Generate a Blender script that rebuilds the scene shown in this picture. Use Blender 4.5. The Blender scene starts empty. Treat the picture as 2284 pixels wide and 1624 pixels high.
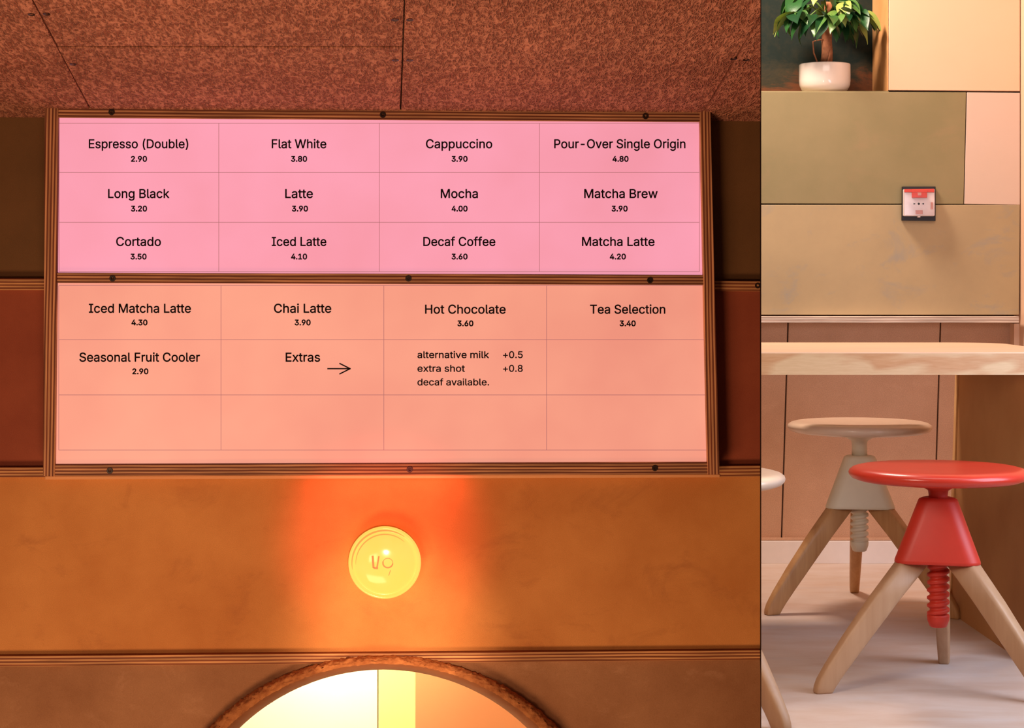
import bpy, bmesh, math, random, os
from mathutils import Vector, Matrix

# ------------------------------------------------------------------ camera, world, lights, exposure
C = bpy.context.scene.collection
S = bpy.context.scene
PI = math.pi
F, CX, HY, HC = 4400.0, 1142.0, 620.0, 0.89       # focal length (px), centre column, horizon row, eye height above the raised floor

cam_d = bpy.data.cameras.new('camera'); cam = bpy.data.objects.new('camera', cam_d); C.objects.link(cam)
cam.location = (0, 0, HC); cam.rotation_euler = (PI/2, 0, 0)
cam_d.sensor_width = 36.0; cam_d.lens = 36.0*F/2284.0
cam_d.shift_y = -(812.0-HY)/2284.0
cam_d.clip_start = 0.05; cam_d.clip_end = 60
S.camera = cam

w = bpy.data.worlds.new('world'); S.world = w; w.use_nodes = True
w.node_tree.nodes['Background'].inputs[0].default_value = (1.0, 0.78, 0.6, 1)
w.node_tree.nodes['Background'].inputs[1].default_value = 0.10
vs = S.view_settings
vs.view_transform = 'Standard'; vs.look = 'None'; vs.gamma = 1.0; vs.use_curve_mapping = False
vs.exposure = 0.0
S.display_settings.display_device = 'sRGB'

def area(name, loc, target, size, power, col, size_y=None, spread=PI):
    l = bpy.data.lights.new(name, 'AREA'); l.energy = power; l.color = col; l.size = size
    if size_y: l.shape = 'RECTANGLE'; l.size_y = size_y
    l.spread = spread
    o = bpy.data.objects.new(name, l); C.objects.link(o); o.location = loc
    o.rotation_euler = (Vector(target)-Vector(loc)).to_track_quat('-Z', 'Y').to_euler()
    return o
# counter room: two unseen warm fills added, one aimed up, one at the wall
area('warm_ceiling_fill', (-0.45, 1.9, -0.35), (-0.15, 2.9, 1.2), 0.7, 15.0, (1.0, 0.56, 0.30), 0.4)
area('warm_wall_fill', (-0.55, 1.3, 0.36), (-0.25, 3.3, 0.25), 0.4, 8.5, (1.0, 0.55, 0.32), 0.3)
def spot(name, loc, target, power, col, angle, blend, r):
    l = bpy.data.lights.new(name, 'SPOT'); l.energy = power; l.color = col; l.spot_size = angle; l.spot_blend = blend; l.shadow_soft_size = r
    o = bpy.data.objects.new(name, l); C.objects.link(o); o.location = loc
    o.rotation_euler = (Vector(target)-Vector(loc)).to_track_quat('-Z', 'Y').to_euler(); return o
spot('red_glow_spot', (0.0, 0.9, 0.60), (-0.215, 3.3, 0.445), 210.0, (1.0, 0.11, 0.10), math.radians(9.6), 0.95, 0.03)  # unseen spot added to make the red glow above the wall lamp
spot('amber_glow_spot', (0.02, 0.9, 0.58), (-0.20, 3.3, 0.285), 250.0, (1.0, 0.60, 0.36), math.radians(9.8), 1.0, 0.03)  # likewise added, for the amber glow below the lamp
# seating room: cool daylight through the window on the right, warm ceiling lights, added fills
area('window_daylight', (1.56, 3.85, 0.85), (0.6, 4.5, 0.3), 0.6, 15.0, (0.70, 0.80, 1.0), 0.9)
area('warm_ceiling_light', (0.45, 5.70, 2.5), (0.95, 5.85, 0.3), 0.35, 44.0, (1.0, 0.80, 0.66), 0.35)
area('warm_table_light', (0.2, 4.6, 2.4), (0.9, 6.1, 1.0), 1.0, 3.0, (1.0, 0.70, 0.48), 0.8)
area('warm_side_fill', (0.26, 3.48, 0.80), (0.95, 5.2, 0.35), 0.16, 4.6, (1.0, 0.84, 0.68), 0.3)  # fill added out of sight behind the menu wall to brighten the stools
area('soft_front_fill', (0.9, 3.85, 2.3), (0.9, 5.6, 0.6), 1.2, 10.5, (1.0, 0.86, 0.80), 0.5)  # unseen fill added to light the room from the front

# ------------------------------------------------------------------ geometry helpers
def px(x, y, Y):                                    # the point at depth Y seen at pixel (x, y)
    return Vector(((x-CX)/F*Y, Y, HC-(y-HY)/F*Y))
D = Vector((-292/F, 1, 0)).normalized()             # the counter room's depth direction
U = Vector((D.y, -D.x, 0))                          # along the menu wall, to the right
W0 = Vector((0, 3.3, 0))
def wp(x, y, off=0.0):                              # point on the menu wall (off: how far it stands proud)
    r = Vector(((x-CX)/F, 1, -(y-HY)/F))
    t = (W0.dot(D)-off)/r.dot(D)
    p = r*t
    return Vector((p.x, p.y, HC+p.z))
CV = Vector((-292/F, 1, -(1470-HY)/F)).normalized() # ceiling boards fall towards the wall
CN = U.cross(CV).normalized()
if CN.z > 0: CN = -CN
CP = wp(850, 266)
def cp(x, y, up=0.0):                               # point on the sloping ceiling's underside
    r = Vector(((x-CX)/F, 1, -(y-HY)/F))
    o = Vector((0, 0, HC))
    t = (CP-o).dot(CN)/r.dot(CN)
    return o+r*t-CN*up

def link(name, me, mat=None, parent=None):
    o = bpy.data.objects.new(name, me); C.objects.link(o)
    if mat: 
        if not me.materials: me.materials.append(mat)
    if parent: o.parent = parent
    return o
def obj(name, bm, mat=None, parent=None, smooth=False):
    me = bpy.data.meshes.new(name)
    bmesh.ops.recalc_face_normals(bm, faces=bm.faces)
    bm.to_mesh(me); bm.free()
    if smooth:
        for p in me.polygons: p.use_smooth = True
    return link(name, me, mat, parent)
def empty(name, loc=(0, 0, 0), rz=0, parent=None):
    o = bpy.data.objects.new(name, None); C.objects.link(o); o.location = loc; o.rotation_euler = (0, 0, rz)
    o.empty_display_size = 0.05
    if parent: o.parent = parent
    return o
def tag(o, label=None, cat=None, group=None, kind=None):
    if label: o['label'] = label
    if cat: o['category'] = cat
    if group: o['group'] = group
    if kind: o['kind'] = kind
    return o
def lab(o, label): o['label'] = label; return o

def slab(name, front, depth, mat, parent=None, bevel=0.0, segs=1):
    """board with the front corners tl, tr, br, bl and the depth vector; its own axes run along it"""
    tl, tr, br, bl = front
    c = (tl+tr+br+bl)/4
    x = ((tr-tl)+(br-bl)).normalized()
    y = depth.normalized(); y = (y-x*y.dot(x)).normalized()
    z = x.cross(y)
    up = ((tl-bl)+(tr-br))
    M = Matrix((x, y, z)).transposed().to_4x4(); M.translation = c
    Mi = M.inverted()
    bm = bmesh.new()
    v = [bm.verts.new(Mi @ p) for p in (bl, br, tr, tl)] + [bm.verts.new(Mi @ (p+depth)) for p in (bl, br, tr, tl)]
    for f in ((0,1,2,3),(5,4,7,6),(4,0,3,7),(1,5,6,2),(3,2,6,7),(4,5,1,0)): bm.faces.new([v[i] for i in f])
    bmesh.ops.recalc_face_normals(bm, faces=bm.faces)
    if bevel: bmesh.ops.bevel(bm, geom=list(bm.edges), offset=bevel, segments=segs, affect='EDGES', profile=0.6)
    o = obj(name, bm, mat)
    if parent: o.parent = parent; o.matrix_parent_inverse = Matrix.Identity(4); o.matrix_local = parent_inv(parent) @ M
    else: o.matrix_world = M
    return o
WORLD = {}
def parent_inv(p):
    m = Matrix.Identity(4); q = p
    while q:
        loc = q.matrix_basis
        m = loc @ m; q = q.parent
    return m.inverted()
def wslab(name, quad, off, thick, mat, parent=None, bevel=0.0008, segs=1):
    f = [wp(x, y, off) for x, y in quad]
    return slab(name, f, D*thick, mat, parent, bevel, segs)
def box(name, x0, x1, y0, y1, z0, z1, mat, parent=None, bevel=0.0, segs=1):
    f = [Vector((x0,y0,z1)), Vector((x1,y0,z1)), Vector((x1,y0,z0)), Vector((x0,y0,z0))]
    return slab(name, f, Vector((0,y1-y0,0)), mat, parent, bevel, segs)
def lathe(prof, n=48, close=False):
    bm = bmesh.new(); rings = []
    for r, z in prof:
        if r < 1e-6: rings.append([bm.verts.new((0,0,z))])
        else: rings.append([bm.verts.new((r*math.cos(2*PI*i/n), r*math.sin(2*PI*i/n), z)) for i in range(n)])
    for a, b in zip(rings, rings[1:]):
        for i in range(n):
            j = (i+1) % n
            if len(a) == 1 and len(b) == 1: continue
            if len(a) == 1: bm.faces.new((a[0], b[i], b[j]))
            elif len(b) == 1: bm.faces.new((a[i], a[j], b[0]))
            else: bm.faces.new((a[i], a[j], b[j], b[i]))
    return bm
def tube(pts, rads, n=8):
    bm = bmesh.new(); rings = []
    for k, p in enumerate(pts):
        a = pts[max(k-1, 0)]; b = pts[min(k+1, len(pts)-1)]
        t = (b-a).normalized()
        if k == 0: ref = Vector((0, 1, 0)) if abs(t.y) < 0.9 else Vector((1, 0, 0))
        e1 = (ref-t*ref.dot(t)).normalized(); e2 = t.cross(e1); ref = e1
        rings.append([bm.verts.new(p + e1*(rads[k]*math.cos(2*PI*i/n)) + e2*(rads[k]*math.sin(2*PI*i/n))) for i in range(n)])
    for a, b in zip(rings, rings[1:]):
        for i in range(n): bm.faces.new((a[i], a[(i+1)%n], b[(i+1)%n], b[i]))
    bm.faces.new(rings[0]); bm.faces.new(rings[-1])
    return bm

# ------------------------------------------------------------------ materials
def lin(c):
    return tuple((v/12.92 if v <= 0.04045 else ((v+0.055)/1.055)**2.4) for v in (c[0]/255, c[1]/255, c[2]/255)) + (1,)
class Mat:
    def __init__(s, name, rough=0.6, spec=0.4):
        s.m = bpy.data.materials.new(name); s.m.use_nodes = True; s.nt = s.m.node_tree
        s.b = s.nt.nodes['Principled BSDF']; s.b.inputs['Roughness'].default_value = rough
        s.b.inputs['Specular IOR Level'].default_value = spec
        s.co = s.nt.nodes.new('ShaderNodeTexCoord').outputs['Object']
    def n(s, t, **kw):
        nd = s.nt.nodes.new(t)
        for k, v in kw.items():
            if k.startswith('i_'): nd.inputs[k[2:].replace('_', ' ')].default_value = v
            else: setattr(nd, k, v)
        return nd
    def l(s, a, b): s.nt.links.new(a, b)
    def map(s, scale=(1,1,1), co=None):
        m = s.n('ShaderNodeMapping'); m.inputs['Scale'].default_value = scale; s.l(co or s.co, m.inputs[0]); return m.outputs[0]
    def noise(s, scale, detail=4, rough=0.55, vec=None, dist=0.0):
        t = s.n('ShaderNodeTexNoise'); t.inputs['Scale'].default_value = scale; t.inputs['Detail'].default_value = detail
        t.inputs['Roughness'].default_value = rough; t.inputs['Distortion'].default_value = dist
        s.l(vec or s.co, t.inputs['Vector']); return t.outputs['Fac']
    def ramp(s, fac, stops, interp='LINEAR'):
        r = s.n('ShaderNodeValToRGB'); r.color_ramp.interpolation = interp; e = r.color_ramp.elements
        while len(e) < len(stops): e.new(0.5)
        for k, (p, c) in enumerate(stops):
            e[k].position = p; e[k].color = c if len(c) == 4 else (c[0], c[1], c[2], 1)
        s.l(fac, r.inputs[0]); return r.outputs[0]
    def mix(s, fac, a, b, mode='MIX'):
        m = s.n('ShaderNodeMix', data_type='RGBA', blend_type=mode)
        if isinstance(fac, float): m.inputs[0].default_value = fac
        else: s.l(fac, m.inputs[0])
        for k, v in ((6, a), (7, b)):
            if isinstance(v, tuple): m.inputs[k].default_value = v
            else: s.l(v, m.inputs[k])
        return m.outputs[2]
    def math(s, op, a, b=None, c=None):
        m = s.n('ShaderNodeMath', operation=op)
        for k, v in enumerate((a, b, c)):
            if v is None: continue
            if isinstance(v, (int, float)): m.inputs[k].default_value = v
            else: s.l(v, m.inputs[k])
        return m.outputs[0]
    def bump(s, h, strength, dist):
        b = s.n('ShaderNodeBump'); b.inputs['Strength'].default_value = strength; b.inputs['Distance'].default_value = dist
        s.l(h, b.inputs['Height']); s.l(b.outputs[0], s.b.inputs['Normal'])
    def col(s, c):
        if isinstance(c, tuple): s.b.inputs['Base Color'].default_value = c
        else: s.l(c, s.b.inputs['Base Color'])
        return s.m
def plain(name, c, rough=0.5, spec=0.4, var=0.06, scale=30, bump=0.0):
    m = Mat(name, rough, spec); L = lin(c)
    f = m.noise(scale, 3)
    a = tuple(v*(1-var) for v in L[:3])+(1,); b = tuple(min(1, v*(1+var)) for v in L[:3])+(1,)
    m.col(m.ramp(f, [(0.3, a), (0.7, b)]))
    if bump: m.bump(f, bump, 0.002)
    return m.m
def fibreboard(name, c, c2=None, stain=None, big=4.0, amount=0.5, rough=0.7, grain=0.12, gscale=900):
    """painted or stained board: cloudy mottling, fine grain"""
    m = Mat(name, rough, 0.25); L = lin(c); L2 = lin(c2) if c2 else tuple(v*0.8 for v in L[:3])+(1,)
    f = m.noise(big, 5, 0.6)
    a = m.mix(m.ramp(f, [(0.36, (0,0,0)), (0.66, (1,1,1))]), L, L2)
    if stain:
        g = m.noise(big*1.7, 6, 0.7, m.map((1,1,1.6)), 0.6)
        a = m.mix(m.ramp(g, [(0.56, (0,0,0)), (0.72, (amount,amount,amount))]), a, lin(stain))
    h = m.noise(gscale, 2, 0.6)
    k = m.ramp(h, [(0.3, (1-grain,)*3), (0.7, (1+grain,)*3)])
    a = m.mix(1.0, a, k, 'MULTIPLY')
    m.col(a); m.bump(h, 0.15, 0.0006)
    return m.m
def ply(name, light, dark, axis='Z', layer=0.0052, rough=0.62):
    """plywood edge: thin light and dark layers along the board, with short end-grain flecks"""
    m = Mat(name, rough, 0.3)
    sep = m.n('ShaderNodeSeparateXYZ'); m.l(m.co, sep.inputs[0])
    along = {'Z': (5, 5, 260), 'X': (260, 5, 5)}[axis]
    wob = m.noise(1.0, 3, 0.5, m.map({'Z': (4, 4, 30), 'X': (30, 4, 4)}[axis]))
    v = m.math('ADD', m.math('MULTIPLY', sep.outputs[2 if axis == 'Z' else 0], 1/layer), m.math('MULTIPLY', wob, 0.55))
    t = m.math('PINGPONG', v, 0.5)
    t = m.math('MULTIPLY', t, 2.0)
    a = m.ramp(t, [(0.0, lin(dark)), (0.34, lin(dark)), (0.58, lin(light)), (1.0, lin(light))])
    fl = m.noise(1.0, 4, 0.6, m.map(along))
    a = m.mix(m.ramp(fl, [(0.40, (0.55,)*3), (0.62, (0,0,0))]), a, lin(tuple(x*0.55 for x in dark)))
    m.col(a); m.bump(t, 0.25, 0.0008)
    return m.m
def wood(name, light, dark, axis='X', scale=1.0, rough=0.5, contrast=0.5, spec=0.35):
    m = Mat(name, rough, spec)
    sc = {'X': (1.2, 14, 14), 'Z': (14, 14, 1.2), 'Y': (14, 1.2, 14)}[axis]
    f = m.noise(2.2*scale, 6, 0.62, m.map(sc), 0.5)
    g = m.noise(14*scale, 3, 0.6, m.map(sc))
    a = m.ramp(f, [(0.35, lin(light)), (0.70, lin(dark))])
    a = m.mix(contrast*0.4, a, m.ramp(g, [(0.3, lin(light)), (0.7, lin(dark))]))
    m.col(a); m.bump(g, 0.08, 0.0005)
    return m.m
def emit(name, c, strength, var=None, vscale=3.0):
    m = Mat(name, 0.35, 0.3)
    m.b.inputs['Base Color'].default_value = tuple(v*0.25 for v in lin(c)[:3])+(1,)
    if var:
        f = m.noise(vscale, 3); k = m.ramp(f, [(0.3, lin(c)), (0.7, lin(var))]); m.l(k, m.b.inputs['Emission Color'])
    else: m.b.inputs['Emission Color'].default_value = lin(c)
    m.b.inputs['Emission Strength'].default_value = strength
    return m.m

def woodwool(name):
    """wood wool board: tangled pale strands over dark gaps"""
    m = Mat(name, 0.85, 0.15)
    sep = m.n('ShaderNodeSeparateXYZ'); m.l(m.co, sep.inputs[0])
    comb = m.n('ShaderNodeCombineXYZ'); m.l(sep.outputs[0], comb.inputs[0]); m.l(m.math('MULTIPLY', sep.outputs[2], 0.30), comb.inputs[1])
    hs = []
    for k, (sc, ang) in enumerate(((110, 0.0), (140, 1.1), (180, 2.2))):
        mp = m.n('ShaderNodeMapping'); mp.inputs['Rotation'].default_value = (0, 0, ang); mp.inputs['Location'].default_value = (k*3.7, k*1.3, k*2.1)
        m.l(comb.outputs[0], mp.inputs[0])
        f = m.noise(sc, 1.0, 0.4, mp.outputs[0], 0.45)
        d = m.math('ABSOLUTE', m.math('SUBTRACT', f, 0.5))
        hs.append(m.math('SUBTRACT', 1.0-0.12*k, m.math('MULTIPLY', d, 11.0)))
    h = m.math('MAXIMUM', m.math('MAXIMUM', hs[0], hs[1]), hs[2])
    h = m.math('MAXIMUM', h, 0.0)
    fine = m.noise(420, 3, 0.7)
    h2 = m.math('ADD', h, m.math('MULTIPLY', fine, 0.55))
    c = m.ramp(m.math('MULTIPLY', h2, 0.72), [(0.05, lin((126, 70, 54))), (0.28, lin((174, 108, 86))), (0.95, lin((218, 152, 126)))])
    b = m.noise(5, 3); c = m.mix(1.0, c, m.ramp(b, [(0.3, (0.86,)*3), (0.7, (1.08,)*3)]), 'MULTIPLY')
    m.col(c); m.bump(h2, 0.9, 0.0035)
    return m.m

M = {}
M['woodwool'] = woodwool('wood_wool')
M['olive_dark'] = fibreboard('dark_olive_board', (118, 84, 50), (104, 74, 42), big=5)
M['red_dark'] = fibreboard('dark_rust_board', (158, 82, 56), (140, 68, 46), big=5)
M['ochre'] = fibreboard('ochre_board', (216, 150, 84), (196, 128, 66), (168, 104, 58), big=4.5, amount=0.45)
M['brown_low'] = fibreboard('lower_brown_board', (170, 124, 88), (150, 104, 70), (190, 145, 110), big=6, amount=0.5)
M['ply_h'] = ply('plywood_edge_along', (236, 176, 116), (140, 74, 42), 'Z')
M['ply_v'] = ply('plywood_edge_upright', (236, 176, 116), (140, 74, 42), 'X')
M['lit_strip'] = wood('wood_strip_painted_lit', (240, 182, 128), (224, 158, 104), 'X', 1.0, 0.6)  # ledge strip coloured paler to stand in for light on its top
M['ply_rail'] = ply('plywood_edge_rail', (222, 166, 122), (122, 66, 44), 'Z')
M['ply_stile'] = ply('plywood_edge_stile', (232, 172, 124), (132, 70, 46), 'X')
M['screw'] = plain('dark_screw', (40, 24, 20), 0.4)
M['pink'] = emit('pink_backlit_acrylic', (252, 166, 190), 0.90, (242, 154, 172), 4)
M['salmon'] = emit('salmon_backlit_acrylic', (250, 168, 142), 0.88, (236, 150, 130), 4)
M['ink'] = plain('black_print', (22, 12, 14), 0.7, 0.1)
M['gridline'] = emit('fine_printed_rule', (176, 112, 112), 0.85)
M['clay'] = None
M['wallcore'] = plain('wall_core', (110, 78, 56), 0.8)
M['steel'] = plain('painted_sheet', (60, 40, 34), 0.7)

# ------------------------------------------------------------------ the counter room (left): wall, ceiling, floor, divider
BR = PI
wall = tag(empty('wall_left', wp(850, 900, 0)), kind='structure'); 
def gap(q, g=1.2):
    (a, b), (c, d), (e, f), (i, j) = q
    return [(a+g, b+g), (c-g, d+g), (e-g, f-g), (i+g, j-g)]
XR = 1696
# core board behind the panels with a round opening
def opening_core():
    bm = bmesh.new()
    cxp, cyp, rp = 855, 1953, 470
    n = 64
    ring = [wp(cxp+rp*math.cos(2*PI*i/n), cyp+rp*math.sin(2*PI*i/n), -0.012) for i in range(n)]
    x0, x1, y0, y1 = -620, 1696, 200, 3000
    outer = []
    for i in range(n):
        a = 2*PI*i/n; c, s = math.cos(a), math.sin(a)
        t = 1e9
        if c > 1e-9: t = min(t, (x1-cxp)/c)
        if c < -1e-9: t = min(t, (x0-cxp)/c)
        if s > 1e-9: t = min(t, (y1-cyp)/s)
        if s < -1e-9: t = min(t, (y0-cyp)/s)
        outer.append((cxp+t*c, cyp+t*s))
    # corners inserted
    vr = [bm.verts.new(p) for p in ring]; vo = [bm.verts.new(wp(x, y, -0.012)) for x, y in outer]
    vr2 = [bm.verts.new(p+D*0.03) for p in ring]; vo2 = [bm.verts.new(wp(x, y, -0.012)+D*0.03) for x, y in outer]
    corners = [(x1, y1), (x0, y1), (x0, y0), (x1, y0)]
    for i in range(n):
        j = (i+1) % n
        mid = None
        for cxx, cyy in corners:
            if (abs(outer[i][0]-cxx) < 1 or abs(outer[j][0]-cxx) < 1) and (abs(outer[i][1]-cyy) < 1 or abs(outer[j][1]-cyy) < 1) \
               and not (abs(outer[i][0]-outer[j][0]) < 1 or abs(outer[i][1]-outer[j][1]) < 1):
                mid = (cxx, cyy)
        if mid:
            m1 = bm.verts.new(wp(mid[0], mid[1], -0.012)); m2 = bm.verts.new(wp(mid[0], mid[1], -0.012)+D*0.03)
            bm.faces.new((vr[i], vr[j], vo[j], m1, vo[i])); bm.faces.new((vr2[i], vr2[j], vo2[j], m2, vo2[i]))
            bm.faces.new((vo[i], m1, m2, vo2[i])); bm.faces.new((m1, vo[j], vo2[j], m2))
        else:
            bm.faces.new((vr[i], vr[j], vo[j], vo[i])); bm.faces.new((vr2[i], vr2[j], vo2[j], vo2[i]))
            bm.faces.new((vo[i], vo[j], vo2[j], vo2[i]))
        bm.faces.new((vr[i], vr[j], vr2[j], vr2[i]))
    return bm
def obj_at(name, bm, mat, parent, smooth=False):
    """mesh built in world coordinates, put under a parent that stands elsewhere"""
    bmesh.ops.transform(bm, matrix=parent_inv(parent), verts=bm.verts)
    return obj(name, bm, mat, parent, smooth)
obj_at('wall_core', opening_core(), M['wallcore'], wall)
def wpanel(q, mat, g=1.0): return wslab('panel', gap(q, g), 0.0, 0.011, mat, wall, 0.0007)
wpanel([(-600, 246), (118, 246), (118, 634), (-600, 634)], M['olive_dark'])
wpanel([(1560, 246), (XR+1, 246), (XR+1, 640), (1560, 640)], M['olive_dark'])
wpanel([(-600, 634), (118, 634), (118, 1054), (-600, 1054)], M['red_dark'])
wpanel([(1560, 640), (XR+1, 640), (XR+1, 1052), (1560, 1052)], M['red_dark'])
wpanel([(118, 246), (1560, 246), (1560, 1054), (118, 1054)], M['olive_dark'])
wpanel([(-600, 1054), (XR+1, 1052), (XR+1, 1462), (-600, 1480)], M['ochre'])
def lower_panel():                                  # the board the round opening is cut through
    bm = bmesh.new(); n = 96; cxp, cyp, rp = 855, 1953, 468
    ang = [-PI+PI*i/n for i in range(n+1)]
    inner = [(cxp+rp*math.cos(a), cyp+rp*math.sin(a)) for a in ang]
    outer = []
    for a in ang:
        c, s = math.cos(a), math.sin(a); t = 1e9
        if c > 1e-6: t = min(t, (XR-cxp)/c)
        if c < -1e-6: t = min(t, (-600-cxp)/c)
        if s < -1e-6: t = min(t, (1468-cyp)/s)
        outer.append((cxp+t*c, cyp+t*s))
    outer[0] = (-600, cyp); outer[-1] = (XR, cyp)
    def strip(top):
        for dz in (0,):
            pass
    F_ = {}
    for dpt in (0.0, -0.011):
        F_[dpt] = ([bm.verts.new(wp(x, y, dpt)) for x, y in inner], [bm.verts.new(wp(x, y, dpt)) for x, y in outer])
    for dpt in (0.0, -0.011):
        a, b = F_[dpt]
        for i in range(n):
            o0, o1 = outer[i], outer[i+1]
            cnr = None
            if abs(o0[0]+600) < 1 and o1[0] > -599: cnr = (-600, 1468)
            if o0[0] < XR-1 and abs(o1[0]-XR) < 1: cnr = (XR, 1468)
            if cnr:
                mv = bm.verts.new(wp(cnr[0], cnr[1], dpt)); bm.faces.new((a[i], a[i+1], b[i+1], mv, b[i]))
            else: bm.faces.new((a[i], a[i+1], b[i+1], b[i]))
    for i in range(n):
        bm.faces.new((F_[0.0][0][i], F_[0.0][0][i+1], F_[-0.011][0][i+1], F_[-0.011][0][i]))
    return bm
o = obj_at('panel', lower_panel(), M['brown_low'], wall); lab(o, 'lower board with the round opening cut through it')
wslab('panel', [(-600, 2440), (XR, 2440), (XR, 2990), (-600, 2990)], 0.0, 0.011, M['brown_low'], wall)

# plywood strips over the joints
def trim(n, q, off=0.014, mat='ply_h', screws=()):
    o = wslab('trim_%d' % n, q, off, off+0.002, M[mat], None, 0.0008)
    o['kind'] = 'structure'
    for (sx, sy) in screws: add_screw(o, sx, sy, off)
    return o
def add_screw(parent, sx, sy, off, r=6.5):
    p = wp(sx, sy, off+0.0006)
    rr = r/F*3.28
    bm = bmesh.new()
    ring = []
    n = 16
    prof = [(1.0, 0), (0.92, 0.0008), (0.5, 0.0008), (0.42, -0.0006), (0.0, -0.0006)]
    vs_ = []
    for k, (f, h) in enumerate(prof):
        if f == 0: vs_.append([bm.verts.new(p-D*h)]); continue
        vs_.append([bm.verts.new(p+U*(rr*f*math.cos(2*PI*i/n))+Vector((0,0,1))*(rr*f*math.sin(2*PI*i/n))-D*h) for i in range(n)])
    for a, b in zip(vs_, vs_[1:]):
        for i in range(n):
            if len(b) == 1: bm.faces.new((a[i], a[(i+1)%n], b[0]))
            else: bm.faces.new((a[i], a[(i+1)%n], b[(i+1)%n], b[i]))
    return obj_at('screw', bm, M['screw'], parent)
trim(1, [(-600, 621), (102, 621), (102, 647), (-600, 647)])
trim(2, [(1588, 626), (XR, 627), (XR, 650), (1588, 649)], screws=[(1690, 637)])
trim(3, [(-600, 1045), (104, 1042), (104, 1065), (-600, 1069)])
trim(4, [(1598, 1039), (XR, 1038), (XR, 1063), (1598, 1064)])
trim(5, [(-600, 1468), (XR, 1450), (XR, 1472), (-600, 1493)])
trim(6, [(100, 1062), (1606, 1058), (1606, 1065), (100, 1070)], off=0.016, mat='lit_strip')

# sloping wood wool ceiling
ceil = tag(empty('ceiling', (0, 0, 0)), kind='structure')
seam = lambda x266, y: 850+(x266-850)*(1470-y)/(1470-266)   # a ceiling joint runs towards the vanishing point
def cpanel(xa0, ya, xb0, yb, name='panel', up=0.018):
    """ceiling board between joints xa0..xb0 (at the wall line), rows yb (far, wall) .. ya (near)"""
    g = 1.6
    q = [cp(seam(xa0, ya)+g, ya+g), cp(seam(xb0, ya)-g, ya+g), cp(seam(xb0, yb)-g, yb-g), cp(seam(xa0, yb)+g, yb-g)]
    # local frame: x along U, y along CV
    return slab(name, [q[3], q[2], q[1], q[0]], -CN*up, M['woodwool'], ceil, 0.0012)
YN = -330
J1, J2, J3 = 212, 893, 1562
cpanel(-470, YN, J1, 276)
cpanel(J1, YN, J2, 105)
cpanel(J1, 105, J2, 276)
cpanel(J2, YN, J3, 276)
# right-hand board stops at the divider
def right_board():
    g = 1.6; pts = []
    # polygon: joint J3 from row 276 up to the row where it reaches x=1696, then along the divider
    yhit = 1470-(XR-850)/(J3-850)*(1470-266)
    poly = [(seam(J3, 276)+g, 276-g), (XR, 276-g), (XR, yhit+g*2)]
    bm = bmesh.new()
    lo = [bm.verts.new(cp(x, y)) for x, y in poly]; hi = [bm.verts.new(cp(x, y, 0.018)) for x, y in poly]
    bm.faces.new(lo); bm.faces.new(hi)
    for i in range(3): bm.faces.new((lo[i], lo[(i+1)%3], hi[(i+1)%3], hi[i]))
    return bm
yhit = 1470-(XR-850)/(J3-850)*(1470-266)
# clip the middle-right board along the divider as well
for ch in list(ceil.children):
    pass
def clip_right(o):
    """cut away what lies right of the divider plane (through column XR)"""
    mw = parent_inv(o).inverted() if False else None
def cut_object(o):
    M_ = parent_inv(o).inverted()
    bm = bmesh.new(); bm.from_mesh(o.data)
    n = Vector((1, -(XR-CX)/F, 0)).normalized()
    inv = M_.inverted()
    pn = (inv.to_3x3() @ n).normalized(); pc = inv @ Vector((0, 0, HC))
    res = bmesh.ops.bisect_plane(bm, geom=list(bm.verts)+list(bm.edges)+list(bm.faces), plane_co=pc, plane_no=pn, clear_outer=True)
    ed = [e for e in res['geom_cut'] if isinstance(e, bmesh.types.BMEdge)]
    if ed: bmesh.ops.holes_fill(bm, edges=ed)
    bmesh.ops.recalc_face_normals(bm, faces=bm.faces)
    bm.to_mesh(o.data); bm.free()
cut_object(ceil.children[-1])
rb = right_board()
mat0 = ceil.children[-1].matrix_basis.copy()
bmesh.ops.transform(rb, matrix=mat0.inverted(), verts=rb.verts)
rbo = obj('panel', rb, M['woodwool'], ceil); rbo.matrix_basis = mat0
# backing above the joints
bk = [cp(seam(-470, YN), YN, 0.019), cp(XR, YN, 0.019), cp(XR, 250, 0.019), cp(seam(-470, 250), 250, 0.019)]
slab('backing_board', [bk[3], bk[2], bk[1], bk[0]], -CN*0.02, M['wallcore'], ceil)
def ceil_screw(x, y):
    p = cp(x, y, -0.0008); r = 0.0052; n = 12
    bm = bmesh.new()
    a = [bm.verts.new(p+U*(r*math.cos(2*PI*i/n))+CV*(r*math.sin(2*PI*i/n))) for i in range(n)]
    b = [bm.verts.new(p+U*(r*math.cos(2*PI*i/n))+CV*(r*math.sin(2*PI*i/n))-CN*0.003) for i in range(n)]
    c = bm.verts.new(p-CN*0.0012)
    for i in range(n):
        bm.faces.new((a[i], a[(i+1)%n], b[(i+1)%n], b[i])); bm.faces.new((a[i], a[(i+1)%n], c))
    obj_at('screw', bm, M['screw'], ceil)
for s in ((70,32),(104,31),(163,143),(881,44),(914,44),(882,134),(914,134),(1636,131),(1664,133)): ceil_screw(*s)

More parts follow.
